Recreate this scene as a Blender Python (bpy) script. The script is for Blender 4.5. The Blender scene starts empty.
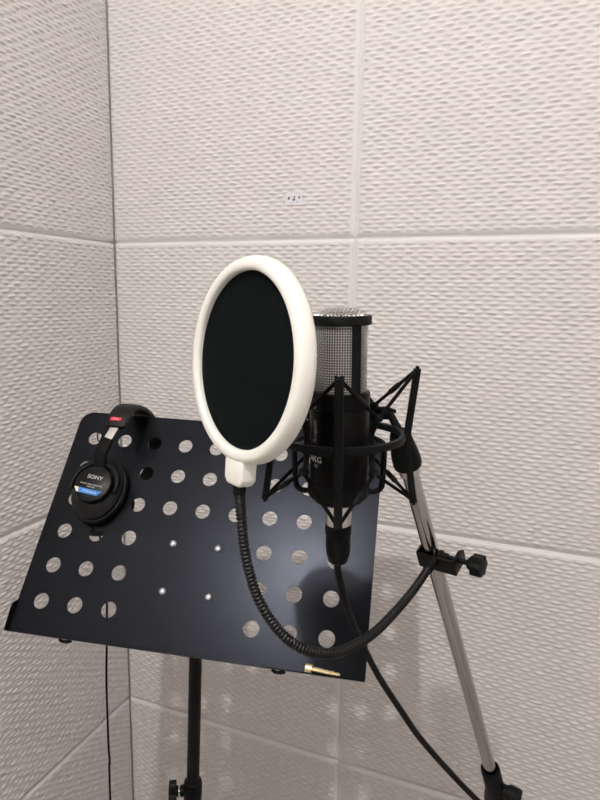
import bpy, bmesh, math, random
import numpy as np
from mathutils import Vector, Matrix

random.seed(7)
scene = bpy.context.scene
COL = scene.collection
PI = math.pi

# ------------------------------------------------------------------ camera
cam_data = bpy.data.cameras.new('camera')
cam_data.sensor_fit = 'HORIZONTAL'
cam_data.sensor_width = 36.0
cam_data.lens = 607.0 / 600.0 * 36.0
cam_data.clip_start = 0.02
cam = bpy.data.objects.new('camera', cam_data)
COL.objects.link(cam)
CAM = Vector((0.9666, -1.2174, 1.6806))
c_right = Vector((0.9283, 0.3715, 0.0168))
c_down = Vector((0.0777, -0.1497, -0.9857))
c_fwd = Vector((-0.3637, 0.9163, -0.1678))
cam.matrix_world = Matrix((
    (c_right.x, -c_down.x, -c_fwd.x, CAM.x),
    (c_right.y, -c_down.y, -c_fwd.y, CAM.y),
    (c_right.z, -c_down.z, -c_fwd.z, CAM.z),
    (0, 0, 0, 1)))
scene.camera = cam

# ------------------------------------------------------------------ world, exposure
world = bpy.data.worlds.new('world')
scene.world = world
world.use_nodes = True
world.node_tree.nodes['Background'].inputs['Color'].default_value = (0.9, 0.92, 1.0, 1)
world.node_tree.nodes['Background'].inputs['Strength'].default_value = 0.02
vs = scene.view_settings
vs.view_transform = 'Standard'
vs.look = 'None'
vs.gamma = 1.0
vs.use_curve_mapping = False
vs.exposure = 0.0
LAMP_POS, LAMP_GLOW = (0.762, -1.84, 3.0), 3800.0      # ceiling bulb: fixture position, glow
BULB_R = 0.022
LAMP_COLOR = (1.0, 0.97, 0.945)

# ------------------------------------------------------------------ materials
def mat(name, color, rough=0.5, metal=0.0, spec=0.5, noise=0.0, nscale=40.0, bump=0.0, bscale=200.0,
        rvar=0.0, sheen=0.0, tint=None, emit=None):
    m = bpy.data.materials.new(name)
    m.use_nodes = True
    nt = m.node_tree
    b = nt.nodes['Principled BSDF']
    b.inputs['Base Color'].default_value = (*color, 1)
    b.inputs['Roughness'].default_value = rough
    b.inputs['Metallic'].default_value = metal
    b.inputs['Specular IOR Level'].default_value = spec
    if tint:
        b.inputs['Specular Tint'].default_value = (*tint, 1)
    if sheen:
        b.inputs['Sheen Weight'].default_value = sheen
    if emit:
        b.inputs['Emission Color'].default_value = (*emit[0], 1)
        b.inputs['Emission Strength'].default_value = emit[1]
    tc = nt.nodes.new('ShaderNodeTexCoord')
    if noise or rvar:
        n = nt.nodes.new('ShaderNodeTexNoise')
        n.inputs['Scale'].default_value = nscale
        n.inputs['Detail'].default_value = 4
        nt.links.new(tc.outputs['Object'], n.inputs['Vector'])
        if noise:
            mx = nt.nodes.new('ShaderNodeMix'); mx.data_type = 'RGBA'
            lo = [max(0, c * (1 - noise)) for c in color]
            hi = [min(1, c * (1 + noise)) for c in color]
            mx.inputs['A'].default_value = (*lo, 1); mx.inputs['B'].default_value = (*hi, 1)
            nt.links.new(n.outputs['Fac'], mx.inputs['Factor'])
            nt.links.new(mx.outputs['Result'], b.inputs['Base Color'])
        if rvar:
            mr = nt.nodes.new('ShaderNodeMapRange')
            mr.inputs['To Min'].default_value = max(0.02, rough - rvar)
            mr.inputs['To Max'].default_value = min(1, rough + rvar)
            nt.links.new(n.outputs['Fac'], mr.inputs['Value'])
            nt.links.new(mr.outputs['Result'], b.inputs['Roughness'])
    if bump:
        n2 = nt.nodes.new('ShaderNodeTexNoise')
        n2.inputs['Scale'].default_value = bscale
        n2.inputs['Detail'].default_value = 3
        nt.links.new(tc.outputs['Object'], n2.inputs['Vector'])
        bp = nt.nodes.new('ShaderNodeBump')
        bp.inputs['Strength'].default_value = bump
        bp.inputs['Distance'].default_value = 0.001
        nt.links.new(n2.outputs['Fac'], bp.inputs['Height'])
        nt.links.new(bp.outputs['Normal'], b.inputs['Normal'])
    return m

M = {}
M['tile'] = mat('tile_ceramic', (0.692, 0.664, 0.646), 0.55, noise=0.05, nscale=9, bump=0.15, bscale=350)
def pale_edges(m, width, color):
    """unglazed pale rim along the four edges of each tile (object space)"""
    nt = m.node_tree; b = nt.nodes['Principled BSDF']
    src = b.inputs['Base Color'].links[0].from_socket
    tc = nt.nodes.new('ShaderNodeTexCoord'); sp = nt.nodes.new('ShaderNodeSeparateXYZ')
    nt.links.new(tc.outputs['Object'], sp.inputs[0])
    def mth(op, a, bb):
        n = nt.nodes.new('ShaderNodeMath'); n.operation = op
        for k, q in enumerate((a, bb)):
            if isinstance(q, float): n.inputs[k].default_value = q
            else: nt.links.new(q, n.inputs[k])
        return n.outputs[0]
    ex = mth('MINIMUM', sp.outputs['X'], mth('SUBTRACT', 0.6, sp.outputs['X']))
    ez = mth('MINIMUM', sp.outputs['Z'], mth('SUBTRACT', 0.6, sp.outputs['Z']))
    e = mth('MINIMUM', ex, ez)
    mr = nt.nodes.new('ShaderNodeMapRange'); mr.inputs['From Min'].default_value = width*0.8; mr.inputs['From Max'].default_value = width*1.25
    nt.links.new(e, mr.inputs['Value'])
    mx = nt.nodes.new('ShaderNodeMix'); mx.data_type = 'RGBA'
    mx.inputs['A'].default_value = (*color, 1)
    nt.links.new(mr.outputs['Result'], mx.inputs['Factor']); nt.links.new(src, mx.inputs['B'])
    nt.links.new(mx.outputs['Result'], b.inputs['Base Color'])
pale_edges(M['tile'], 0.008, (0.80, 0.785, 0.77))
M['grout'] = mat('grout', (0.70, 0.67, 0.655), 0.85, noise=0.08, nscale=60)
M['seal'] = mat('corner_sealant', (0.32, 0.295, 0.275), 0.7, noise=0.2, nscale=60)
M['ceil'] = mat('ceiling_paint', (0.86, 0.855, 0.85), 0.9, noise=0.02)
M['floor'] = mat('floor_vinyl', (0.52, 0.47, 0.43), 0.8, noise=0.3, nscale=300, bump=0.6, bscale=400)
M['plate'] = mat('desk_black_paint', (0.0035, 0.0035, 0.004), 0.30, spec=0.17, rvar=0.02, nscale=14, tint=(0.74, 0.80, 1.0))
M['steel_black'] = mat('black_painted_steel', (0.003, 0.003, 0.003), 0.42, spec=0.2, rvar=0.05)
M['goose'] = mat('gooseneck_steel', (0.004, 0.004, 0.004), 0.34, spec=0.25)
M['plastic'] = mat('black_plastic', (0.0032, 0.0038, 0.0040), 0.5, spec=0.13, bump=0.1, bscale=500)
M['rubber'] = mat('black_rubber', (0.003, 0.003, 0.003), 0.55, spec=0.2)
M['cord'] = mat('black_elastic_cord', (0.003, 0.003, 0.003), 0.8, spec=0.12, bump=0.2, bscale=900)
M['mic_body'] = mat('mic_black_lacquer', (0.002, 0.002, 0.002), 0.34, spec=0.10)
M['chrome'] = mat('chrome', (0.52, 0.50, 0.48), 0.15, metal=1.0, rvar=0.04, nscale=30)
M['nickel'] = mat('satin_nickel', (0.62, 0.60, 0.56), 0.30, metal=1.0)
M['wire'] = mat('grille_wire', (0.80, 0.78, 0.76), 0.36, metal=1.0)
M['inner_mesh'] = mat('grille_inner_mesh', (0.018, 0.016, 0.015), 0.7, metal=0.0, noise=0.4, nscale=900)
M['white'] = mat('white_plastic', (0.80, 0.79, 0.73), 0.38, spec=0.5)
M['mesh'] = mat('black_nylon_mesh', (0.0022, 0.0036, 0.0040), 0.9, spec=0.06, bump=0.5, bscale=1500)
M['screw'] = mat('screw_steel', (0.60, 0.60, 0.63), 0.45, metal=1.0)
M['gold'] = mat('gold_plating', (0.93, 0.80, 0.48), 0.34, metal=1.0)
M['leather'] = mat('black_leatherette', (0.005, 0.005, 0.005), 0.45, spec=0.22, bump=0.35, bscale=600)
M['pad'] = mat('ear_pad_leatherette', (0.007, 0.007, 0.009), 0.5, spec=0.3, bump=0.3, bscale=500)
M['cup'] = mat('ear_cup_plastic', (0.004, 0.004, 0.0045), 0.42, spec=0.22)
M['print'] = mat('pale_print', (0.62, 0.62, 0.62), 0.5)
M['print_dim'] = mat('grey_print', (0.30, 0.30, 0.30), 0.5)
M['blue'] = mat('blue_label', (0.03, 0.22, 0.62), 0.4)
M['cream'] = mat('cream_label', (0.78, 0.68, 0.52), 0.5)
M['red'] = mat('red_label', (0.62, 0.03, 0.06), 0.4)
M['pink'] = mat('pink_print', (0.9, 0.45, 0.48), 0.4)
M['paper'] = mat('sticker_paper', (0.74, 0.73, 0.78), 0.5)
M['ink'] = mat('sticker_ink', (0.13, 0.12, 0.15), 0.6)
M['ink_blue'] = mat('sticker_blue_ink', (0.42, 0.44, 0.62), 0.6)
M['lamp_white'] = mat('lamp_white_paint', (0.8, 0.8, 0.8), 0.4)

# ------------------------------------------------------------------ mesh helpers
def px(x, y, d):                       # point at distance d along the view axis (surveyed positions of cables and tubes)
    return CAM + d*(c_fwd + c_right*((x-300)/607.0) + c_down*((y-400)/607.0))
def catmull(pts, n=10):
    P = [Vector(p) for p in pts]
    P = [2 * P[0] - P[1]] + P + [2 * P[-1] - P[-2]]
    out = []
    for i in range(1, len(P) - 2):
        p0, p1, p2, p3 = P[i-1], P[i], P[i+1], P[i+2]
        for k in range(n):
            t = k / n
            out.append(0.5 * ((2*p1) + (p2-p0)*t + (2*p0-5*p1+4*p2-p3)*t*t + (3*p1-p0-3*p2+p3)*t**3))
    out.append(P[-2].copy())
    return out

def resample(path, step):
    out = [path[0].copy()]; acc = 0.0
    for a, b in zip(path, path[1:]):
        L = (b - a).length
        if L < 1e-9: continue
        d = step - acc
        while d <= L:
            out.append(a.lerp(b, d / L)); d += step
        acc = L - (d - step)
    return out

def frame(origin, z, y):
    """matrix with local z along z and local y close to y"""
    z = Vector(z).normalized(); y = Vector(y); y = (y - z * y.dot(z)).normalized()
    x = y.cross(z)
    return Matrix(((x.x, y.x, z.x, origin[0]), (x.y, y.y, z.y, origin[1]), (x.z, y.z, z.z, origin[2]), (0, 0, 0, 1)))

def axis_frame(a, b):
    """origin at a, z towards b"""
    z = Vector(b) - Vector(a)
    y = Vector((0, 0, 1)) if abs(z.normalized().z) < 0.9 else Vector((0, 1, 0))
    return frame(a, z, y)

class MB:
    def __init__(self): self.v = []; self.f = []
    def tube(self, path, r, segs=10, closed=False, caps=True):
        P = [Vector(p) for p in path]; n = len(P)
        R = r if isinstance(r, (list, tuple)) else [r] * n
        base = len(self.v)
        T = []
        for i in range(n):
            if closed: t = P[(i+1) % n] - P[i-1]
            else: t = P[min(i+1, n-1)] - P[max(i-1, 0)]
            T.append(t.normalized())
        nrm = T[0].orthogonal().normalized()
        for i in range(n):
            if i: 
                q = T[i-1].rotation_difference(T[i]); nrm = (q @ nrm); nrm = (nrm - T[i]*nrm.dot(T[i])).normalized()
            bi = T[i].cross(nrm)
            for k in range(segs):
                a = 2*PI*k/segs
                self.v.append(P[i] + (nrm*math.cos(a) + bi*math.sin(a)) * R[i])
        m = n if closed else n - 1
        off = 0
        if closed:
            q = T[-1].rotation_difference(T[0]); e = q @ nrm
            n0 = (self.v[base] - P[0]).normalized(); b0 = T[0].cross(n0)
            off = round(math.atan2(e.dot(b0), e.dot(n0)) / (2*PI) * segs)
        for i in range(m):
            j = (i+1) % n; o = off if (closed and j == 0) else 0
            for k in range(segs):
                k2 = (k+1) % segs
                self.f.append((base+i*segs+k, base+i*segs+k2, base+j*segs+(k2+o) % segs, base+j*segs+(k+o) % segs))
        if caps and not closed:
            self.f.append(tuple(base+k for k in range(segs))[::-1])
            self.f.append(tuple(base+(n-1)*segs+k for k in range(segs)))
        return self
    def lathe(self, prof, segs=32, mtx=None, sx=1.0, sy=1.0, arc=None, caps=True):
        mtx = mtx or Matrix(); base = len(self.v); n = len(prof)
        a0, a1 = arc if arc else (0, 2*PI)
        cnt = segs if not arc else segs + 1
        for (r, z) in prof:
            for k in range(cnt):
                a = a0 + (a1-a0)*k/segs
                self.v.append(mtx @ Vector((max(r, 1e-6)*math.cos(a)*sx, max(r, 1e-6)*math.sin(a)*sy, z)))
        for i in range(n-1):
            for k in range(segs):
                k2 = (k+1) % cnt if not arc else k+1
                self.f.append((base+i*cnt+k, base+i*cnt+k2, base+(i+1)*cnt+k2, base+(i+1)*cnt+k))
        if caps and not arc:
            if prof[0][0] > 1e-5: self.f.append(tuple(base+k for k in range(cnt))[::-1])
            if prof[-1][0] > 1e-5: self.f.append(tuple(base+(n-1)*cnt+k for k in range(cnt)))
        return self
    def box(self, c, s, mtx=None):
        mtx = mtx or Matrix(); b = len(self.v)
        for dz in (-1, 1):
            for dy in (-1, 1):
                for dx in (-1, 1):
                    self.v.append(mtx @ Vector((c[0]+dx*s[0]/2, c[1]+dy*s[1]/2, c[2]+dz*s[2]/2)))
        for q in ((0,2,3,1),(4,5,7,6),(0,1,5,4),(2,6,7,3),(0,4,6,2),(1,3,7,5)):
            self.f.append(tuple(b+i for i in q))
        return self
    def prism(self, outline, z0, z1, mtx=None):
        mtx = mtx or Matrix(); b = len(self.v); n = len(outline)
        for z in (z0, z1):
            for (x, y) in outline: self.v.append(mtx @ Vector((x, y, z)))
        self.f.append(tuple(b+i for i in range(n))[::-1]); self.f.append(tuple(b+n+i for i in range(n)))
        for i in range(n):
            j = (i+1) % n
            self.f.append((b+i, b+j, b+n+j, b+n+i))
        return self
    def sweep(self, path, side, w, t, segs=16, power=3.0, W=None):
        """band of width w (along side) and thickness t along path, rounded section"""
        P = [Vector(p) for p in path]; n = len(P); base = len(self.v)
        for i in range(n):
            T = (P[min(i+1, n-1)] - P[max(i-1, 0)]).normalized()
            S = Vector(side if not callable(side) else side(i)); S = (S - T*S.dot(T)).normalized(); N = T.cross(S)
            k_ = W[i] if W else 1.0
            for k in range(segs):
                a = 2*PI*k/segs; c, s = math.cos(a), math.sin(a)
                x = math.copysign(abs(c)**(2/power), c)*w/2*k_; y = math.copysign(abs(s)**(2/power), s)*t/2*k_
                self.v.append(P[i] + S*x + N*y)
        for i in range(n-1):
            for k in range(segs):
                k2 = (k+1) % segs
                self.f.append((base+i*segs+k, base+i*segs+k2, base+(i+1)*segs+k2, base+(i+1)*segs+k))
        self.f.append(tuple(base+k for k in range(segs))[::-1]); self.f.append(tuple(base+(n-1)*segs+k for k in range(segs)))
        return self
    def build(self, name, m, parent=None, bevel=0.0, smooth=True, angle=40, bseg=2):
        me = bpy.data.meshes.new(name)
        root = parent
        while root is not None and root.parent is not None: root = root.parent
        off = root.location if root is not None else Vector()
        me.from_pydata([tuple(v - off) for v in self.v], [], self.f)
        bm = bmesh.new(); bm.from_mesh(me)
        bmesh.ops.recalc_face_normals(bm, faces=bm.faces)
        if bevel:
            ed = [e for e in bm.edges if len(e.link_faces) == 2 and e.calc_face_angle(0) > 0.5]
            bmesh.ops.bevel(bm, geom=ed, offset=bevel, segments=bseg, affect='EDGES', profile=0.5, clamp_overlap=True)
        bm.to_mesh(me); bm.free()
        if smooth:
            me.shade_smooth(); me.set_sharp_from_angle(angle=math.radians(angle))
        me.materials.append(M[m])
        o = bpy.data.objects.new(name, me); COL.objects.link(o)
        if parent is not None: o.parent = parent
        return o

def tag(o, label, cat, group=None, kind=None):
    o['label'] = label
    if cat: o['category'] = cat
    if group: o['group'] = group
    if kind: o['kind'] = kind
    return o

def thing(name, label, cat, loc):
    o = bpy.data.objects.new(name, None); COL.objects.link(o)
    o.location = loc; o.empty_display_size = 0.05
    return tag(o, label, cat)

def curve_mesh(cu):
    ob = bpy.data.objects.new('tmp', cu); COL.objects.link(ob)
    dg = bpy.context.evaluated_depsgraph_get(); dg.update()
    me = bpy.data.meshes.new_from_object(ob.evaluated_get(dg))
    bpy.data.objects.remove(ob); bpy.data.curves.remove(cu)
    return me

def add_mesh(name, me, m, parent, xf):
    """xf maps a local vertex to world"""
    root = parent
    while root is not None and root.parent is not None: root = root.parent
    off = root.location if root is not None else Vector()
    for v in me.vertices: v.co = xf(v.co) - off
    me.materials.clear(); me.materials.append(M[m])
    o = bpy.data.objects.new(name, me); COL.objects.link(o); o.parent = parent
    return o

def text(name, body, size, m, parent, xf, extrude=0.0001, spacing=1.0, shear=0.0, sx=1.0):
    cu = bpy.data.curves.new('tmp', 'FONT'); cu.body = body; cu.size = size; cu.align_x = 'CENTER'; cu.align_y = 'CENTER'
    cu.extrude = extrude; cu.space_character = spacing; cu.shear = shear; cu.resolution_u = 3
    me = curve_mesh(cu)
    if sx != 1.0:
        for v in me.vertices: v.co.x *= sx
    return add_mesh(name, me, m, parent, xf)

def plate_mesh(outer, holes, thick):
    cu = bpy.data.curves.new('tmp', 'CURVE'); cu.dimensions = '2D'; cu.fill_mode = 'BOTH'; cu.extrude = thick/2
    for loop in [outer] + holes:
        s = cu.splines.new('POLY'); s.points.add(len(loop)-1); s.use_cyclic_u = True
        for p, (x, y) in zip(s.points, loop): p.co = (x, y, 0, 1)
    return curve_mesh(cu)

# ------------------------------------------------------------------ the room
T = 0.6                                   # tile pitch
RX, RY, RZ = 1.8, 3.0, 3.0                # booth: x 0..1.8, y -3..0

def tile_mesh(seed):
    rng = np.random.default_rng(seed)
    e = 0.0018                            # half of the open joint
    nx, nz = 252, 440
    bev = 0.0066
    def axis(n):
        inner = np.linspace(e+bev, T-e-bev, n)
        k = np.array([0.0, 0.25, 0.6]) * bev
        return np.concatenate([e+k, inner, (T-e-k)[::-1]])
    xs, zs = axis(nx), axis(nz)
    X, Z = np.meshgrid(xs, zs)
    cp, rp = T/21.5, T/73.0
    r = np.floor(Z/rp).astype(int)
    ro = rng.uniform(-0.10, 0.10, 90)
    xr = X/cp + 0.5*(r % 2) + ro[r]
    c = np.floor(xr).astype(int) + 1
    ra, rb, rc, rd = (rng.uniform(0, 1, (90, 40)) for _ in range(4))
    fx = (xr - np.floor(xr) - 0.5)*cp + (ra[r, c]-0.5)*0.003
    fz = (Z/rp - r - 0.5)*rp + (rd[r, c]-0.5)*0.0011 - fx*(rc[r, c]-0.5)*0.16
    w = 0.0082*(0.80+0.36*rb[r, c])
    h = 0.0031*(0.75+0.5*ra[r, c])*np.exp(-(np.abs(fx)/w)**3.2)*np.exp(-(np.abs(fz)/0.0025)**2.6)
    edge = np.minimum(np.minimum(X, T-X), np.minimum(Z, T-Z))
    h *= np.clip((edge-0.0088)/0.003, 0, 1)
    d = np.clip((e+bev-edge)/bev, 0, 1)
    h = h - 0.0072*d**1.15
    ny, nxx = X.shape
    co = np.stack([X, -h, Z], -1).reshape(-1, 3).astype(np.float32)
    idx = np.arange(ny*nxx).reshape(ny, nxx)
    q = np.stack([idx[:-1, :-1], idx[:-1, 1:], idx[1:, 1:], idx[1:, :-1]], -1).reshape(-1, 4)
    # closed skirt and back so that the tile is a solid slab
    ring = np.concatenate([idx[0, :], idx[1:, -1], idx[-1, -2::-1], idx[-2:0:-1, 0]])
    back = co[ring].copy(); back[:, 1] = 0.0095
    nb = len(co); co = np.concatenate([co, back])
    m = len(ring); k = np.arange(m); k2 = (k+1) % m
    sk = np.stack([ring[k2], ring[k], nb+k, nb+k2], -1)
    faces = np.concatenate([q, sk])
    me = bpy.data.meshes.new('tile')
    me.vertices.add(len(co)); me.vertices.foreach_set('co', co.ravel())
    nl = len(faces)*4 + m
    me.loops.add(nl); me.polygons.add(len(faces)+1)
    me.loops.foreach_set('vertex_index', np.concatenate([faces.ravel(), nb+k]).astype(np.int32))
    me.polygons.foreach_set('loop_start', np.concatenate([np.arange(len(faces))*4, [len(faces)*4]]).astype(np.int32))
    me.update(calc_edges=True); me.validate()
    me.shade_smooth(); me.set_sharp_from_angle(angle=math.radians(50))
    me.materials.append(M['tile'])
    return me

TILES = [tile_mesh(3), tile_mesh(11)]

def wall(name, origin, rotz, cols, rows):
    """tiled wall: local x along the wall, local -y out of it into the room"""
    o = bpy.data.objects.new(name, bpy.data.meshes.new(name)); COL.objects.link(o)
    b = MB(); L = cols*T
    b.box((L/2, 0.0576, rows*T/2), (L+0.2, 0.10, rows*T))
    o.data.from_pydata([tuple(v) for v in b.v], [], b.f); o.data.materials.append(M['grout'])
    o.location = origin; o.rotation_euler = (0, 0, rotz); o['kind'] = 'structure'
    for i in range(cols):
        for j in range(rows):
            t = bpy.data.objects.new('tile', TILES[(i+j) % 2]); COL.objects.link(t)
            t.parent = o; t.location = (i*T, 0, j*T)
    return o

tag(wall('wall_back', (-0.004, 0, 0), 0, 3, 5), 'beige relief-tiled wall behind the microphone and music stand', None)
tag(wall('wall_left', (0, -RY+0.007, 0), PI/2, 5, 5), 'beige relief-tiled wall at the left of the corner', None)
tag(wall('wall_right', (RX, 0, 0), -PI/2, 5, 5), 'beige relief-tiled wall on the right, out of frame', None)
tag(wall('wall_front', (RX, -RY, 0), PI, 3, 5), 'beige relief-tiled wall behind the viewer', None)
o = MB().box((RX/2, -RY/2, -0.05), (RX, RY, 0.1)).build('floor', 'floor', smooth=False); o['kind'] = 'structure'
o['label'] = 'pale booth floor below the frame'
o = MB().box((RX/2, -RY/2, RZ+0.05), (RX, RY, 0.1)).build('ceiling', 'ceil', smooth=False); o['kind'] = 'structure'
o['label'] = 'pale painted booth ceiling above the frame'
b = MB(); b.prism([(-0.004, 0.004), (0.0022, 0.0005), (0.0022, -0.0022), (-0.0005, -0.0022)], 0, RZ)
o = b.build('trim_1', 'seal', smooth=False); o['kind'] = 'structure'
o['label'] = 'thin grey sealant line down the corner of the two tiled walls'

# ceiling bulb (out of frame, it lights the booth)
def ceiling_bulb(pos, glow, label):
    lamp = thing('ceiling_lamp', label, 'lamp', pos)
    mt = Matrix.Translation(pos)
    MB().lathe([(0.0001, 0.0), (0.045, 0.0), (0.045, -0.006), (0.040, -0.012), (0.020, -0.016), (0.018, -0.030), (0.0001, -0.030)], 32, mt).build('lamp_base', 'lamp_white', lamp, angle=35)
    gl = bpy.data.materials.new('bulb_glow'); gl.use_nodes = True
    pb = gl.node_tree.nodes['Principled BSDF']
    pb.inputs['Emission Color'].default_value = (*LAMP_COLOR, 1); pb.inputs['Emission Strength'].default_value = glow
    M['bulb_glow'] = gl
    prof = [(BULB_R*math.sin(PI*k/14), -0.030-BULB_R + BULB_R*math.cos(PI*k/14)) for k in range(15)]
    MB().lathe(prof, 24, mt).build('bulb', 'bulb_glow', lamp)
ceiling_bulb(Vector(LAMP_POS), LAMP_GLOW, 'round ceiling bulb above and behind the viewer')

# ------------------------------------------------------------------ sticker on the wall
st = thing('wall_sticker', 'tiny white printed paper sticker on the back wall above the joint', 'sticker', (0.463, -0.0026, 1.881))
SM = frame((0.4635, -0.0026, 1.881), (0, -1, 0), (0, 0, 1)) @ Matrix.Rotation(math.radians(-1.5), 4, 'Z')
MB().prism([(-.019, -.0125), (.0185, -.0125), (.019, .0125), (-.0185, .0118)], -0.0002, 0.0004, SM).build('paper', 'paper', st, smooth=False)
pr = MB().prism([(-.0145, -.001), (-.010, -.002), (-.009, .003), (-.0135, .004)], 0.0004, 0.0005, SM)
pr.prism([(-.003, -.004), (.003, -.0035), (.003, .000), (-.003, .000)], 0.0004, 0.0005, SM)
pr.prism([(-.002, .001), (.002, .001), (.0035, .006), (.001, .0055), (-.001, .003)], 0.0004, 0.0005, SM)
pr.prism([(.010, .000), (.0125, .000), (.0155, .0055), (.012, .004), (.0095, .0055)], 0.0004, 0.0005, SM)
pr.build('printed_marks', 'ink', st, smooth=False)
pr = MB().prism([(-.004, -.0095), (-.0025, -.0095), (-.0025, -.006), (-.004, -.006)], 0.0004, 0.0005, SM)
pr.prism([(.005, -.008), (.0085, -.007), (.009, -.0035), (.0065, -.0045)], 0.0004, 0.0005, SM)
pr.build('blue_marks', 'ink_blue', st, smooth=False)

# ------------------------------------------------------------------ music stand
D_O = Vector((0.5288, -0.4997, 1.3503))
d_u = Vector((0.97684, 0.21221, -0.02740)); d_w = Vector((-0.11222, 0.61712, 0.77883)); d_n = Vector((0.18218, -0.75771, 0.62664))
DM = Matrix(((d_u.x, d_w.x, d_n.x, D_O.x), (d_u.y, d_w.y, d_n.y, D_O.y), (d_u.z, d_w.z, d_n.z, D_O.z), (0, 0, 0, 1)))
D = lambda x, y, z=0.0: DM @ Vector((x, y, z))
pole_dir = Vector((0.0059, 0.0027, 0.211)).normalized()
pole_p = Vector((0.5058, -0.4765, 1.1233))
def pole(z): return pole_p + pole_dir * ((z - pole_p.z) / pole_dir.z)
foot = pole(0.0)
ms = thing('music_stand', 'black perforated metal music stand with tilted desk and headphones hung on it', 'music stand', (foot.x, foot.y, 0))
x0, x1, y0, y1 = -0.2345, 0.2525, -0.1695, 0.1712
rr = 0.021
outer = [(x0, y0), (x1, y0)]
outer += [(x1-rr+rr*math.cos(a), y1-rr+rr*math.sin(a)) for a in [i*PI/16 for i in range(9)]]
outer += [(x0+rr+rr*math.cos(a), y1-rr+rr*math.sin(a)) for a in [PI/2+i*PI/16 for i in range(9)]]
holes = []
for c in range(9):
    for r in range(6):
        if 3 <= c <= 5 and r >= 3: continue
        cx, cy = (c-4)*0.05, (2.5-r)*0.05025
        holes.append([(cx+0.0108*math.cos(2*PI*k/28), cy+0.0108*math.sin(2*PI*k/28)) for k in range(28)])
desk = add_mesh('desk', plate_mesh(outer, holes, 0.0014), 'plate', ms, lambda p: DM @ Vector((p.x, p.y, p.z-0.0007)))
MB().box(((x0+x1)/2, y0, 0.0040), (x1-x0, 0.0014, 0.0095), DM).build('lip', 'plate', ms, bevel=0.0004)
for s, xx in ((-1, x0), (1, x1)):
    R = Matrix(((0, 0, 1, xx), (1, 0, 0, 0), (0, 1, 0, 0), (0, 0, 0, 1)))
    MB().prism([(y0, -0.001), (y0+0.042, -0.001), (y0+0.036, 0.009), (y0+0.030, 0.0105), (y0, 0.0075)], -0.0007, 0.0007, DM @ R).build('side_flap', 'plate', ms, smooth=False)
for (cx, cy) in ((-0.0323, -0.0263), (0.0340, -0.0263), (-0.0312, -0.0930), (0.0345, -0.0930)):
    q = DM @ Matrix.Translation((cx, cy, 0))
    s = MB().lathe([(0.0050, 0), (0.0048, 0.0012), (0.0033, 0.0026), (0.0001, 0.0031)], 20, q).build('screw', 'screw', ms)
MB().box((0.001, -0.060, -0.0075), (0.092, 0.090, 0.012), DM).build('mount_plate', 'steel_black', ms, bevel=0.002)
top = pole(1.262)
MB().tube([D(0.0, -0.05, -0.012), top + Vector((0, 0, 0.012))], 0.013, 16).build('tilt_bracket', 'steel_black', ms)
MB().tube([top + d_u*-0.024 + Vector((0, 0, 0.004)), top + d_u*0.024 + Vector((0, 0, 0.004))], 0.015, 20).build('tilt_joint', 'plastic', ms, bevel=0.002)
MB().tube([pole(0.55), pole(1.262)], 0.0100, 24).build('inner_pole', 'steel_black', ms)
MB().tube([pole(0.12), pole(0.912)], 0.0125, 24).build('outer_pole', 'steel_black', ms)
zc = 0.887
MB().lathe([(0.0125, -0.05), (0.0140, -0.048), (0.0142, -0.002), (0.0148, 0.0), (0.0148, 0.018), (0.0138, 0.024), (0.0102, 0.026)], 28,
           axis_frame(pole(zc), pole(zc+1))).build('collar', 'plastic', ms)
kc = pole(zc+0.008)
kd = (c_right * -0.98 + c_fwd * -0.15).normalized(); kd.z = 0; kd.normalize()
MB().lathe([(0.0085, 0.008), (0.0085, 0.019), (0.006, 0.0205)], 16, axis_frame(kc, kc+kd)).build('knob_boss', 'plastic', ms)
kn = MB()
kf = axis_frame(kc + kd*0.026, kc + kd)
gear = []
for k in range(48):
    a = 2*PI*k/48; r = 0.0145 + 0.0016*math.cos(8*a); gear.append((r*math.cos(a), r*math.sin(a)))
kn.prism(gear, 0.0, 0.0115, kf)
kn.lathe([(0.008, -0.003), (0.008, 0.0)], 20, kf)
kno = kn.build('height_knob', 'plastic', ms, angle=30)
MB().tube([kc + kd*0.018, kc + kd*0.028], 0.003, 12).build('screw_shaft', 'nickel', kno)
for a in (80, 200, 320):
    a = math.radians(a); dv = Vector((math.cos(a), math.sin(a), 0))
    lg = MB().tube([pole(0.30), foot + dv*0.10 + Vector((0, 0, 0.20)), foot + dv*0.30 + Vector((0, 0, 0.014))], 0.008, 12).build('leg', 'steel_black', ms)
    MB().lathe([(0.011, 0.0), (0.012, 0.006), (0.010, 0.024)], 14, Matrix.Translation(foot + dv*0.30)).build('rubber_foot', 'rubber', lg)
MB().lathe([(0.0126, 0.26), (0.019, 0.265), (0.019, 0.33), (0.0126, 0.335)], 20, Matrix.Translation((foot.x, foot.y, 0))).build('leg_hub', 'plastic', ms)
# page-holder pivots under the lower edge
for cx in (-0.150, 0.143):
    pv = MB(); 
    pv.tube([D(cx-0.008, y0-0.001, -0.004), D(cx-0.004, y0-0.0032, -0.003), D(cx+0.004, y0-0.0032, -0.003), D(cx+0.009, y0-0.001, -0.004)], 0.0022, 10)
    pv.tube([D(cx+0.004, y0-0.0038, -0.004), D(cx+0.004, y0+0.010, -0.004)], 0.003, 10)
    pv.build('page_holder_pivot', 'rubber', ms)

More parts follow.
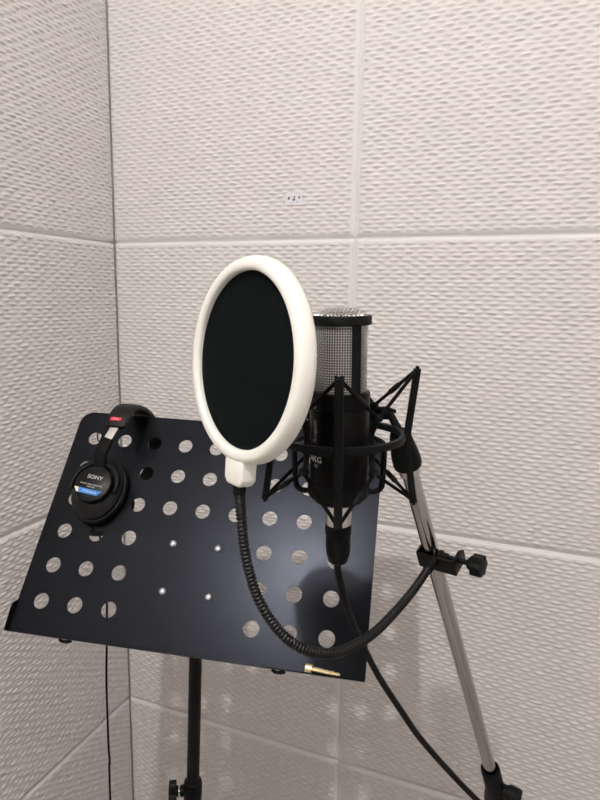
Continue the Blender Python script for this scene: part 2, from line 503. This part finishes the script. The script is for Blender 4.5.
# ------------------------------------------------------------------ headphones hung over the desk
hp_loc = D(-0.16, 0.03, 0.03)
hp = thing('headphones', 'black closed studio headphones with blue label hung over the music stand desk', 'headphones', hp_loc)
def ear(sign, cx, cy):
    # sign +1: on the front of the desk, -1: behind it
    base = 0.0008 if sign > 0 else -0.0022
    Z = Matrix.Diagonal((1, 1, sign, 1))
    F = DM @ Matrix.Translation((cx, cy, base)) @ Z
    MB().lathe([(0.022, 0.002), (0.030, 0.0), (0.040, 0.002), (0.0445, 0.007), (0.0455, 0.012), (0.044, 0.016), (0.040, 0.018), (0.022, 0.018)], 56, F, sx=0.90, sy=1.13).build('ear_pad', 'pad', hp)
    body = MB().lathe([(0.0425, 0.0165), (0.0430, 0.0185), (0.0425, 0.0215), (0.041, 0.0235), (0.034, 0.0265), (0.030, 0.030), (0.0001, 0.030)], 56, F, sx=0.90, sy=1.13).build('ear_cup', 'cup', hp)
    G = F @ Matrix.Translation((0.0005, 0.0, 0))
    disc = MB().lathe([(0.028, 0.029), (0.0285, 0.036), (0.0275, 0.0395), (0.0255, 0.0408), (0.0001, 0.0408)], 48, G).build('ear_disc', 'cup', hp)
    yk = MB()
    pts = [(0.0345*math.cos(a), 0.0345*math.sin(a)) for a in [math.radians(x) for x in range(-14, 195, 8)]]
    yk.sweep([G @ Vector((x, y, 0.034)) for (x, y) in pts], d_n, 0.0105, 0.0095, W=[min(1.0, 0.55+0.12*min(k, len(pts)-1-k)) for k in range(len(pts))])
    yk.build('yoke', 'plastic', hp)
    return F, G, disc
F1, G1, disc1 = ear(1, -0.1590, 0.0370)
F2, G2, _ = ear(-1, -0.1600, 0.0260)
# printing on the front disc
rt_ = Matrix.Rotation(math.radians(-7), 4, 'Z')
PX = G1 @ rt_
def onDisc(x, y, z=0.0409): return lambda p: PX @ Vector((p.x + x, p.y + y, z + p.z))
text('brand_lettering', 'SONY', 0.0082, 'print', disc1, onDisc(0.0005, 0.0090), sx=1.12)
text('small_lettering', 'DYNAMIC STEREO HEADPHONES', 0.0027, 'print', disc1, onDisc(-0.001, -0.0025), sx=0.86)
text('small_lettering', 'MDR-7506', 0.0028, 'print', disc1, onDisc(0.000, -0.0060))
lab = MB(); lab.prism([(-0.0150, -0.0168), (0.0140, -0.0168), (0.0195, -0.0096), (-0.0170, -0.0096)], 0.0409, 0.0411, PX).build('blue_label', 'blue', disc1, smooth=False)
MB().prism([(-0.0190, -0.0168), (-0.0155, -0.0168), (-0.0175, -0.0096), (-0.0245, -0.0096)], 0.0409, 0.0411, PX).build('cream_label', 'cream', disc1, smooth=False)
text('label_lettering', 'Professional', 0.0045, 'print', disc1, onDisc(0.001, -0.0131, 0.0412), shear=0.2)
# front arm, slider, headband, rear arm
arm = MB(); arm.sweep([D(-0.1570, 0.0650, 0.0380), D(-0.1565, 0.0750, 0.0480), D(-0.1530, 0.0880, 0.0530), D(-0.1490, 0.1030, 0.0570)], d_u, 0.0185, 0.0075, power=5)
arm.build('arm', 'plastic', hp)
MB().sweep([D(-0.1500, 0.0970, 0.0570), D(-0.1450, 0.1090, 0.0595), D(-0.1400, 0.1210, 0.0630)], d_u + d_w*-0.25, 0.0125, 0.0016, power=6).build('slider', 'nickel', hp)
band = catmull([D(-0.1375, 0.1180, 0.0640), D(-0.1375, 0.1400, 0.0620), D(-0.1380, 0.1610, 0.0460), D(-0.1380, 0.1745, 0.0160), D(-0.1370, 0.1790, -0.0160),
                D(-0.1340, 0.1750, -0.0480), D(-0.1300, 0.1590, -0.0720), D(-0.1270, 0.1280, -0.0820)], 8)
Wb = [1.0]*len(band); Wb[0] = 0.86; Wb[-1] = 0.86
bo = MB().sweep(band, d_u, 0.0335, 0.0115, segs=20, power=3.2, W=Wb).build('headband', 'leather', hp, angle=60)
MB().sweep([D(-0.127, 0.132, -0.082), D(-0.128, 0.105, -0.079), D(-0.131, 0.085, -0.070), D(-0.142, 0.068, -0.048), D(-0.1560, 0.058, -0.039)], d_u, 0.0300, 0.006, power=5).build('arm', 'plastic', hp)
# red tag on the band end
RT = frame(D(-0.1390, 0.1290, 0.0640+0.0048), d_n*0.98 + d_w*0.18, d_w)
rl = MB().prism([(-0.0085, -0.0030), (0.0085, -0.0030), (0.0085, 0.0034), (-0.0085, 0.0034)], -0.0006, 0.0012, RT).build('red_tag', 'red', bo, smooth=False)
text('tag_lettering', '(R)', 0.0052, 'pink', rl, lambda p: RT @ Vector((p.x, p.y, p.z+0.0013)), sx=1.5)
# cable: link behind the desk and the long lead hanging down to the floor
ca = catmull([D(-0.132, 0.158, -0.072), D(-0.175, 0.168, -0.055), D(-0.2150, 0.158, -0.040), D(-0.2180, 0.145, -0.037), D(-0.2075, 0.131, -0.036), D(-0.195, 0.116, -0.036), D(-0.187, 0.085, -0.036), D(-0.182, 0.055, -0.034)], 8)
MB().tube(ca, 0.0011, 8).build('link_wire', 'rubber', hp)
lead = catmull([D(-0.157, -0.020, -0.026), px(104.5, 562, 0.925), px(106.5, 590, 0.93), px(107, 620, 0.94), px(106.5, 680, 0.955), Vector((0.3718, -0.5235, 1.00)),
                Vector((0.3712, -0.523, 0.962)), Vector((0.3722, -0.523, 0.935)), Vector((0.3705, -0.523, 0.90)), Vector((0.3680, -0.522, 0.60)), Vector((0.3680, -0.520, 0.15)),
                Vector((0.372, -0.50, 0.03)), Vector((0.40, -0.43, 0.006)), Vector((0.45, -0.30, 0.004))], 8)
MB().tube(lead, 0.0017, 8).build('cable', 'rubber', hp)

# ------------------------------------------------------------------ gold jack adapter on the lip
ja0, ja1 = D(0.1775, y0+0.0062, 0.0062), D(0.2225, y0+0.0028, 0.0052)
ja = MB().lathe([(0.0001, 0.0), (0.0048, 0.0), (0.0058, 0.0006), (0.0058, 0.0088), (0.0048, 0.0095), (0.0034, 0.0097), (0.0032, 0.0105), (0.0032, 0.024), (0.0027, 0.0242), (0.0027, 0.0252),
                 (0.0032, 0.0254), (0.0032, 0.0300), (0.0027, 0.0302), (0.0027, 0.0312), (0.0032, 0.0315), (0.0033, 0.0360), (0.0022, 0.0385), (0.0022, 0.0392), (0.0031, 0.0412), (0.0022, 0.0440), (0.0006, 0.0452), (0.0001, 0.0453)], 24,
                axis_frame(ja0, ja1))
jo = ja.build('jack_adapter', 'gold', angle=35)
tag(jo, 'small gold headphone jack adapter lying on the music stand lip', 'jack adapter')

# ------------------------------------------------------------------ microphone
B0 = Vector((0.8118, -0.7318, 1.506))
ax = Vector((-0.0153, -0.0113, 0.9998)).normalized()
mic_front = Vector((-0.602, -0.798, 0))
MM = frame(B0, ax, -mic_front)
mc = thing('microphone', 'black condenser microphone with silver mesh grille in the shock mount', 'microphone', B0)
MB().lathe([(0.0001, 0.006), (0.0235, 0.006), (0.0248, 0.008), (0.0253, 0.012), (0.0253, 0.0815), (0.0250, 0.0820)], 64, MM).build('body', 'mic_body', mc, angle=35)
MB().lathe([(0.0250, 0.0822), (0.0257, 0.0826), (0.0257, 0.0962), (0.0250, 0.0970), (0.0215, 0.0970)], 64, MM).build('body_collar', 'mic_body', mc, angle=35)
MB().lathe([(0.0225, 0.1525), (0.0256, 0.1525), (0.0261, 0.1532), (0.0261, 0.1588), (0.0254, 0.1600), (0.0222, 0.1600)], 64, MM, caps=False).build('grille_ring', 'plastic', mc, angle=35)
for s in (-1, 1):
    half = 0.185
    mid = 0 if s > 0 else PI
    pm = MB()
    for (ra_, rb_) in ((0.0224, 0.0238),):
        n = 6; base = len(pm.v)
        for z in (0.0965, 0.153):
            for k in range(n+1):
                a = mid - half + 2*half*k/n
                for r in (ra_, rb_): pm.v.append(MM @ Vector((r*math.cos(a), r*math.sin(a), z)))
        S = 2*(n+1)
        for k in range(n):
            i = base+2*k
            pm.f += [(i, i+2, i+S+2, i+S), (i+1, i+S+1, i+S+3, i+3), (i, i+1, i+3, i+2), (i+S, i+S+2, i+S+3, i+S+1)]
        i = base; pm.f.append((i, i+S, i+S+1, i+1)); i = base+2*n; pm.f.append((i, i+1, i+S+1, i+S))
    pm.build('grille_post', 'plastic', mc, angle=35)
# woven grille: real wires
gm = MB(); Rg = 0.0222; za, zb = 0.0975, 0.1595; nv, nh = 66, 29
amp = 0.00050; wr = 0.00037
for i in range(nv):
    a = 2*PI*i/nv; p = []
    for k in range(nh*2+1):
        z = za + (zb-za)*k/(nh*2)
        ph = math.cos(PI*(k/2 + i)) if k % 2 == 0 else 0
        r = Rg + amp*ph; p.append(MM @ Vector((r*math.cos(a), r*math.sin(a), z)))
    gm.tube(p, wr, 4, caps=False)
for j in range(nh):
    z = za + (zb-za)*(j)/nh; p = []
    for k in range(nv):
        r = Rg - amp*math.cos(PI*(k + j)); a = 2*PI*k/nv
        p.append(MM @ Vector((r*math.cos(a), r*math.sin(a), z)))
    gm.tube(p, wr, 4, closed=True)
# domed woven top
def dome(x, y): 
    r = math.hypot(x, y); t = min(1.0, r/Rg)
    return 0.1595 + 0.0062*(1 - t**4)
pit = 0.0021; n = int(Rg/pit)
for i in range(-n, n+1):
    x = i*pit; L = math.sqrt(max(0, Rg*Rg - x*x)); m = max(2, int(2*L/pit*1.0))
    for d in (0, 1):
        p = []
        kk = int(L/pit)
        ys = [-L] + [k*pit for k in range(-kk, kk+1)] + [L]
        for q, y in enumerate(ys):
            j = 0 if q in (0, len(ys)-1) else (1 if ((i + q - 1 - kk) % 2 == 0) else -1)
            xx, yy = (x, y) if d == 0 else (y, x)
            z = dome(xx, yy) + amp*j*(1 if d == 0 else -1)
            p.append(MM @ Vector((xx, yy, z)))
        if len(p) > 2: gm.tube(p, wr, 4, caps=False)
g = gm.build('grille', 'wire', mc, angle=80); g['kind'] = 'stuff'
MB().lathe([(0.0204, 0.0972), (0.0204, 0.1570), (0.0190, 0.1608), (0.0120, 0.1622), (0.0001, 0.1626)], 48, MM).build('inner_mesh', 'inner_mesh', mc)
# printing wrapped on the body (front side)
def onBody(x0_, z0_, rot=0.0, r=0.02535):
    c_, s_ = math.cos(rot), math.sin(rot)
    def f(p):
        x = p.x*c_ - p.y*s_ + x0_; z = p.x*s_ + p.y*c_ + z0_
        a = -PI/2 + x/r
        return MM @ Vector(((r+0.00012+p.z)*math.cos(a), (r+0.00012+p.z)*math.sin(a), z))
    return f
text('brand_lettering', 'AKG', 0.0072, 'print', mc, onBody(0.0015, 0.0408), sx=1.05, extrude=0.00006)
text('model_lettering', '120', 0.0034, 'print_dim', mc, onBody(0.0018, 0.0352), extrude=0.00006)
text('script_lettering', 'Perception', 0.0076, 'print_dim', mc, onBody(0.001, 0.0640, PI/2), shear=0.5, extrude=0.00006, sx=0.60)
for (xx, zz) in ((-0.0050, 0.0835), (0.0012, 0.0855)):
    rg = MB()
    f = onBody(xx, zz, 0, 0.0257)
    rg.tube([f(Vector((0.0013*math.cos(2*PI*k/16), 0.0013*math.sin(2*PI*k/16), 0.0))) for k in range(16)], 0.00022, 5, closed=True)
    rg.build('pattern_symbol', 'print', mc)
# threaded base and socket of the microphone
MB().lathe([(0.0235, 0.006), (0.0175, 0.004), (0.0115, 0.0), (0.0110, -0.0215), (0.0105, -0.022), (0.0001, -0.022)], 40, MM).build('base_stem', 'nickel', mc, angle=35)

# ------------------------------------------------------------------ shock mount
s_f = Vector((0.3038, -0.9527, -0.0061)).normalized()            # towards the viewer
SMX = frame(B0, ax, -s_f)                                        # local -y faces the viewer, +x to the right
sm = thing('shock_mount', 'black spider shock mount with elastic cords cradling the microphone', 'shock mount', B0 + ax*0.055)
S = lambda a, r, z: SMX @ Vector((r*math.cos(a), r*math.sin(a), z))
ZR = 0.0582
MB().lathe([(0.0520, ZR-0.0028), (0.0560, ZR-0.0028), (0.0565, ZR), (0.0560, ZR+0.0028), (0.0520, ZR+0.0028), (0.0515, ZR), (0.0520, ZR-0.0028)], 80, SMX, caps=False).build('outer_ring', 'plastic', sm, angle=35)
tips_top, tips_bot = [], []
for k in range(4):
    a = -PI/2 + k*PI/2
    side = S(a + PI/2, 1, 0) - S(0, 0, 0)
    pts = [S(a, 0.0645, 0.1160), S(a, 0.0632, 0.105), S(a, 0.0595, 0.075), S(a, 0.0578, 0.0585), S(a, 0.0585, 0.045), S(a, 0.0628, 0.012), S(a, 0.0648, 0.000)]
    po = MB(); po.sweep(catmull(pts, 5), side, 0.0068, 0.0060, segs=12, power=6)
    for e in (-1, 1):
        for zt, rt2 in ((0.1160, 0.0645), (0.0, 0.0648)):
            sg = 1 if zt > 0.05 else -1
            c0 = S(a, rt2, zt) + side.normalized()*0.0022*e
            po.tube([c0 - ax*0.002*sg, c0 + ax*0.0020*sg], 0.0014, 8)
    po.build('post', 'plastic', sm, angle=35)
    tips_top.append(S(a, 0.0648, 0.1160)); tips_bot.append(S(a, 0.0650, 0.0008))
# inner cradle
cr = MB()
for (z, r) in ((0.0505, 0.0385), ):
    cr.tube([S(2*PI*k/64, r, z) for k in range(64)], 0.0021, 8, closed=True)
MB_in = cr.build('inner_ring', 'plastic', sm)
for a in (0, PI):
    MB().tube(catmull([S(a, 0.0385, 0.0505), S(a, 0.0385, 0.040), S(a, 0.0378, 0.020), S(a, 0.0365, 0.012), S(a, 0.0315, 0.0085), S(a, 0.0255, 0.0085)], 6), 0.0025, 10).build('cradle_arm', 'plastic', sm)
lug_t, lug_b = [], []
for k in range(4):
    a = -PI/4 + k*PI/2
    MB().tube(catmull([S(a, 0.0425, 0.0790), S(a, 0.0400, 0.0720), S(a, 0.0370, 0.0640), S(a, 0.0385, 0.0505), S(a, 0.0375, 0.0430), S(a, 0.0400, 0.0330)], 6), 0.0024, 10).build('cord_hook', 'plastic', sm)
    for z, r in ((0.0790, 0.0430), (0.0330, 0.0402)):
        MB().tube([S(a-0.09, r, z), S(a+0.09, r, z)], 0.0033, 10).build('cord_lug', 'plastic', sm, bevel=0.0008)
    lug_t.append(S(a, 0.0440, 0.0790)); lug_b.append(S(a, 0.0412, 0.0330))
for k in range(4):
    for tips, lugs in ((tips_top, lug_t), (tips_bot, lug_b)):
        for j in (k, (k-1) % 4):
            p, q = tips[k], lugs[j]
            MB().tube([p, q], 0.00155, 8).build('elastic_cord', 'cord', sm)
            if j == k:
                MB().tube([p.lerp(q, 0.40), p.lerp(q, 0.43), p.lerp(q, 0.62), p.lerp(q, 0.65)], [0.0016, 0.0024, 0.0024, 0.0016], 8).build('cord_sleeve', 'rubber', sm)
MB().lathe([(0.0259, 0.0195), (0.0259, 0.0180), (0.0272, 0.0172), (0.0272, 0.0075), (0.0255, 0.0050), (0.0225, 0.0045), (0.0215, 0.0010), (0.0190, -0.0008), (0.0120, -0.0010), (0.0120, 0.0040)], 48, SMX, caps=False).build('threaded_cup', 'plastic', sm, angle=35)

# ------------------------------------------------------------------ microphone stand with leaning tube
TA, TB = px(408, 465, 0.560), px(490.5, 770, 0.785)
td = (TB - TA).normalized()
pv_ = TB + td*0.075
msf = Vector((pv_.x, pv_.y, 0))
mst = thing('microphone_stand', 'chrome microphone stand tube leaning up to the shock mount', 'microphone stand', msf)
MB().tube([TA - td*0.004, TB + td*0.03], 0.0080, 32).build('boom_tube', 'chrome', mst)
AF = axis_frame(TA, TA - td)
MB().lathe([(0.0086, -0.010), (0.0100, -0.009), (0.0100, -0.002), (0.0088, -0.001), (0.0088, 0.0)], 28, AF).build('thread_collar', 'nickel', mst, angle=35)
MB().lathe([(0.0090, 0.0005), (0.0128, 0.0), (0.0134, 0.003), (0.0130, 0.012), (0.0095, 0.034), (0.0080, 0.037), (0.0001, 0.0372)], 32, AF).build('boom_head', 'plastic', mst, angle=35)
# swivel bracket from the ring to the boom head (belongs to the shock mount)
hd = TA - td*0.034
sw = MB(); sw.sweep([S(math.radians(80), 0.0535, ZR+0.003), S(math.radians(55), 0.0560, ZR+0.008), S(math.radians(38), 0.0590, ZR+0.010), hd - td*0.005], ax, 0.0070, 0.0060, power=4)
sw.build('swivel_bracket', 'plastic', sm)
kq = S(math.radians(48), 0.0590, ZR+0.0125)
MB().sweep([kq - c_right*0.010, kq - c_right*0.004 + ax*0.002, kq + c_right*0.004 + ax*0.002, kq + c_right*0.012], ax, 0.0055, 0.006, W=[0.6, 1.0, 1.0, 0.6]).build('thumb_screw', 'plastic', sm)
# clutch at the lower end
CF = axis_frame(TB, TB + td)
cl = MB().lathe([(0.0085, 0.004), (0.0090, -0.004), (0.0105, -0.006), (0.0118, -0.004), (0.0122, 0.002), (0.0122, 0.030), (0.0135, 0.050), (0.0150, 0.070), (0.0150, 0.100), (0.0130, 0.104)], 32, CF, caps=False).build('clutch', 'plastic', mst, angle=45)
kb = TB + td*0.038; kdir = (c_right*0.86 - c_fwd*0.42 + c_down*0.25).normalized()
MB().lathe([(0.0085, 0.006), (0.0085, 0.014), (0.0112, 0.018), (0.0115, 0.030), (0.0105, 0.033), (0.0001, 0.034)], 28, axis_frame(kb, kb+kdir)).build('clutch_knob', 'plastic', mst, angle=40)
MB().tube([pv_, Vector((pv_.x, pv_.y, 0.30))], 0.0105, 24).build('lower_tube', 'chrome', mst)
MB().tube([pv_ + c_right*-0.016, pv_ + c_right*0.016], 0.0155, 20).build('tilt_joint', 'plastic', mst, bevel=0.002)
MB().tube([Vector((pv_.x, pv_.y, 0.82)), Vector((pv_.x, pv_.y, 0.12))], 0.0130, 24).build('outer_tube', 'steel_black', mst)
for a in (20, 140, 260):
    a = math.radians(a); dv = Vector((math.cos(a), math.sin(a), 0))
    lg = MB().tube([msf + Vector((0, 0, 0.32)) + dv*0.014, msf + dv*0.32 + Vector((0, 0, 0.014))], 0.0078, 12).build('leg', 'steel_black', mst)
    MB().lathe([(0.011, 0.0), (0.012, 0.006), (0.010, 0.026)], 14, Matrix.Translation(msf + dv*0.32)).build('rubber_foot', 'rubber', lg)
MB().lathe([(0.0131, 0.28), (0.021, 0.285), (0.021, 0.35), (0.0131, 0.355)], 20, Matrix.Translation(msf)).build('leg_hub', 'plastic', mst)

# ------------------------------------------------------------------ pop filter on a gooseneck
FC = Vector((0.7687, -0.8242, 1.6343))
fn = (c_right*-0.7965 - c_fwd*0.6046).normalized()
fup = Vector((-0.0777, 0.1497, 0.9857))
FM = frame(FC, fn, fup)
FM.translation += c_right*-0.0043
pf = thing('pop_filter', 'round black mesh pop filter with thick white rim on a gooseneck', 'pop filter', FC - Vector((0, 0, 0.09)))
rim = [(0.0650, -0.0012), (0.0653, 0.0006), (0.0664, 0.0017), (0.0680, 0.0022), (0.0708, 0.0022), (0.0728, 0.0016), (0.0742, 0.0000), (0.0752, -0.0024), (0.0758, -0.0056), (0.0758, -0.0086),
       (0.0748, -0.0106), (0.0715, -0.0114), (0.0680, -0.0112), (0.0655, -0.0104), (0.0650, -0.0090), (0.0650, -0.0012)]
MB().lathe(rim, 112, FM, caps=False).build('rim', 'white', pf, angle=50)
MB().lathe([(0.0001, -0.0030), (0.0652, -0.0030), (0.0652, -0.0036), (0.0001, -0.0036)], 96, FM).build('filter_mesh', 'mesh', pf, smooth=False)
MB().lathe([(0.0001, -0.0088), (0.0652, -0.0088), (0.0652, -0.0093), (0.0001, -0.0093)], 96, FM).build('filter_mesh', 'mesh', pf, smooth=False)
lb = MB(); lb.prism([(-0.0125, -0.070), (0.0125, -0.070), (0.0122, -0.0880), (0.0085, -0.0925), (-0.0085, -0.0925), (-0.0122, -0.0880)], -0.0125, 0.0012, FM @ Matrix.Rotation(math.radians(-7.0), 4, 'Z'))
lb.build('lug', 'white', pf, bevel=0.0022, bseg=3)
g0 = FM @ Matrix.Rotation(math.radians(-7.0), 4, 'Z') @ Vector((0, -0.0915, -0.0055))
gn = (-fup).normalized()
MB().lathe([(0.0050, 0.0), (0.0050, 0.0075), (0.0042, 0.0080), (0.0042, 0.010)], 20, axis_frame(g0, g0+gn)).build('ferrule', 'plastic', pf, angle=35)
GP = [g0 + gn*0.009, px(241.2, 516, 0.441)] + [Vector(p) for p in ((0.7783, -0.8476, 1.5037), (0.7849, -0.8509, 1.4834), (0.7931, -0.8529, 1.4668), (0.8033, -0.8526, 1.4520),
      (0.8155, -0.8482, 1.4378), (0.8288, -0.8383, 1.4269), (0.8410, -0.8218, 1.4195))] + [px(355, 645, .470), px(375, 632, .495), px(395, 612, .525), px(412, 592, .555), px(424, 575, .578), px(431.5, 564, .592)]
gp = resample(catmull(GP, 24), 0.00055)
gr = [0.0041 - 0.0010*(0.5-0.5*math.cos(2*PI*i/5)) for i in range(len(gp))]
MB().tube(gp, gr, 14).build('gooseneck', 'goose', pf, angle=80)
# clamp
ge = gp[-1]; gdir = (gp[-1]-gp[-12]).normalized()
MB().tube([ge - gdir*0.010, ge + gdir*0.006], 0.0048, 18).build('ferrule', 'plastic', pf, bevel=0.0006)
def tube_at(y):   # point on the boom tube axis at image height y
    best = min((TA.lerp(TB, t/400) for t in range(401)), key=lambda P: abs(400 + 607*((P-CAM).dot(c_down))/((P-CAM).dot(c_fwd)) - y))
    return best
tc_ = tube_at(553)
sx_ = (c_right*0.76 - c_fwd*0.60 + c_down*0.10)
sx_ = (sx_ - td*sx_.dot(td)*0.60).normalized()                    # screw direction
sn = (td*-1.0); sn = (sn - sx_*sn.dot(sx_)).normalized()           # up along the tube
sd = sx_.cross(sn)                                                # away from / towards viewer
if sd.dot(CAM - tc_) < 0: sd = -sd
KM = Matrix(((sx_.x, sd.x, sn.x, tc_.x), (sx_.y, sd.y, sn.y, tc_.y), (sx_.z, sd.z, sn.z, tc_.z), (0, 0, 0, 1)))
cb = MB()
t = 0.0022; hw = 0.0095
cb.box((0.0098, 0.0105, -0.001), (0.0406, t, hw*2), KM)                # web on the viewer side
cb.box((-0.0095, 0.0, 0.0), (t, 0.0225, hw*2), KM)                # fixed jaw
cb.prism([(-0.0115, -hw), (0.0115, -hw), (0.0115, hw), (-0.004, hw), (-0.0115, hw*0.4)], 0.0280, 0.0280+t,
         KM @ Matrix(((0, 0, 1, 0), (1, 0, 0, 0), (0, 1, 0, 0), (0, 0, 0, 1))))
cl_o = cb.build('clamp', 'steel_black', pf, bevel=0.0006)
k0 = KM @ Vector((0.0098, 0, 0)); k1 = KM @ Vector((0.050, 0, 0))
MB().tube([k0, k1], 0.0026, 12).build('clamp_screw', 'steel_black', cl_o)
MB().tube([KM @ Vector((0.0085, 0, 0)), KM @ Vector((0.0115, 0, 0)), KM @ Vector((0.0118, 0, 0)), KM @ Vector((0.017, 0, 0))], [0.0058, 0.0058, 0.0040, 0.0040], 18).build('clamp_pad', 'rubber', cl_o)
gear = []
for k in range(36):
    a = 2*PI*k/36; r = 0.0098 + 0.0011*math.cos(6*a); gear.append((r*math.cos(a), r*math.sin(a)))
kk = MB(); kk.prism(gear, 0.0, 0.0115, axis_frame(KM @ Vector((0.0425, 0, 0)), KM @ Vector((0.1, 0, 0))))
kk.lathe([(0.0055, -0.004), (0.0060, 0.0)], 18, axis_frame(KM @ Vector((0.0425, 0, 0)), KM @ Vector((0.1, 0, 0))))
kk.build('clamp_knob', 'plastic', cl_o, bevel=0.0008, angle=30)

# ------------------------------------------------------------------ microphone cable
mcab = thing('microphone_cable', 'black microphone cable plugged in under the microphone and hanging to the lower right', 'cable', B0 - ax*0.06)
PMX = frame(B0, ax, -s_f)
plug = MB().lathe([(0.0001, -0.0222), (0.0112, -0.0222), (0.0116, -0.0232), (0.0116, -0.0262), (0.0110, -0.0266), (0.0110, -0.0276), (0.0116, -0.0280), (0.0116, -0.0306), (0.0110, -0.0310),
                   (0.0108, -0.0420), (0.0096, -0.0435), (0.0088, -0.0560), (0.0062, -0.0585), (0.0045, -0.0590), (0.0001, -0.0591)], 32, PMX).build('connector', 'plastic', mcab, angle=35)
for k in range(3):
    a = -PI/2 + (k-1)*1.0
    c0 = PMX @ Vector((0.0104*math.cos(a), 0.0104*math.sin(a), -0.0365))
    MB().sweep([c0 + ax*0.004, c0 - ax*0.006, c0 - ax*0.014 - (c0-(B0-ax*0.0365))*0.12], (c0 - (B0-ax*0.0365)).cross(ax), 0.0055, 0.0024, power=4).build('connector_grip', 'rubber', plug)
cp = catmull([B0 - ax*0.057, B0 - ax*0.066, px(342.5, 590, .548), px(347, 608, .555), px(358, 635, .570), px(378, 675, .595), px(402, 712, .620), px(420, 738, .637), px(448, 770, .660), px(480, 803, .685),
              px(530, 850, .72), Vector((1.06, -0.50, 0.85)), Vector((1.10, -0.46, 0.50)), Vector((1.12, -0.44, 0.15)), Vector((1.14, -0.42, 0.03)), Vector((1.20, -0.36, 0.005)), Vector((1.30, -0.22, 0.004))], 10)
MB().tube(cp, 0.0032, 14).build('cord', 'rubber', mcab)
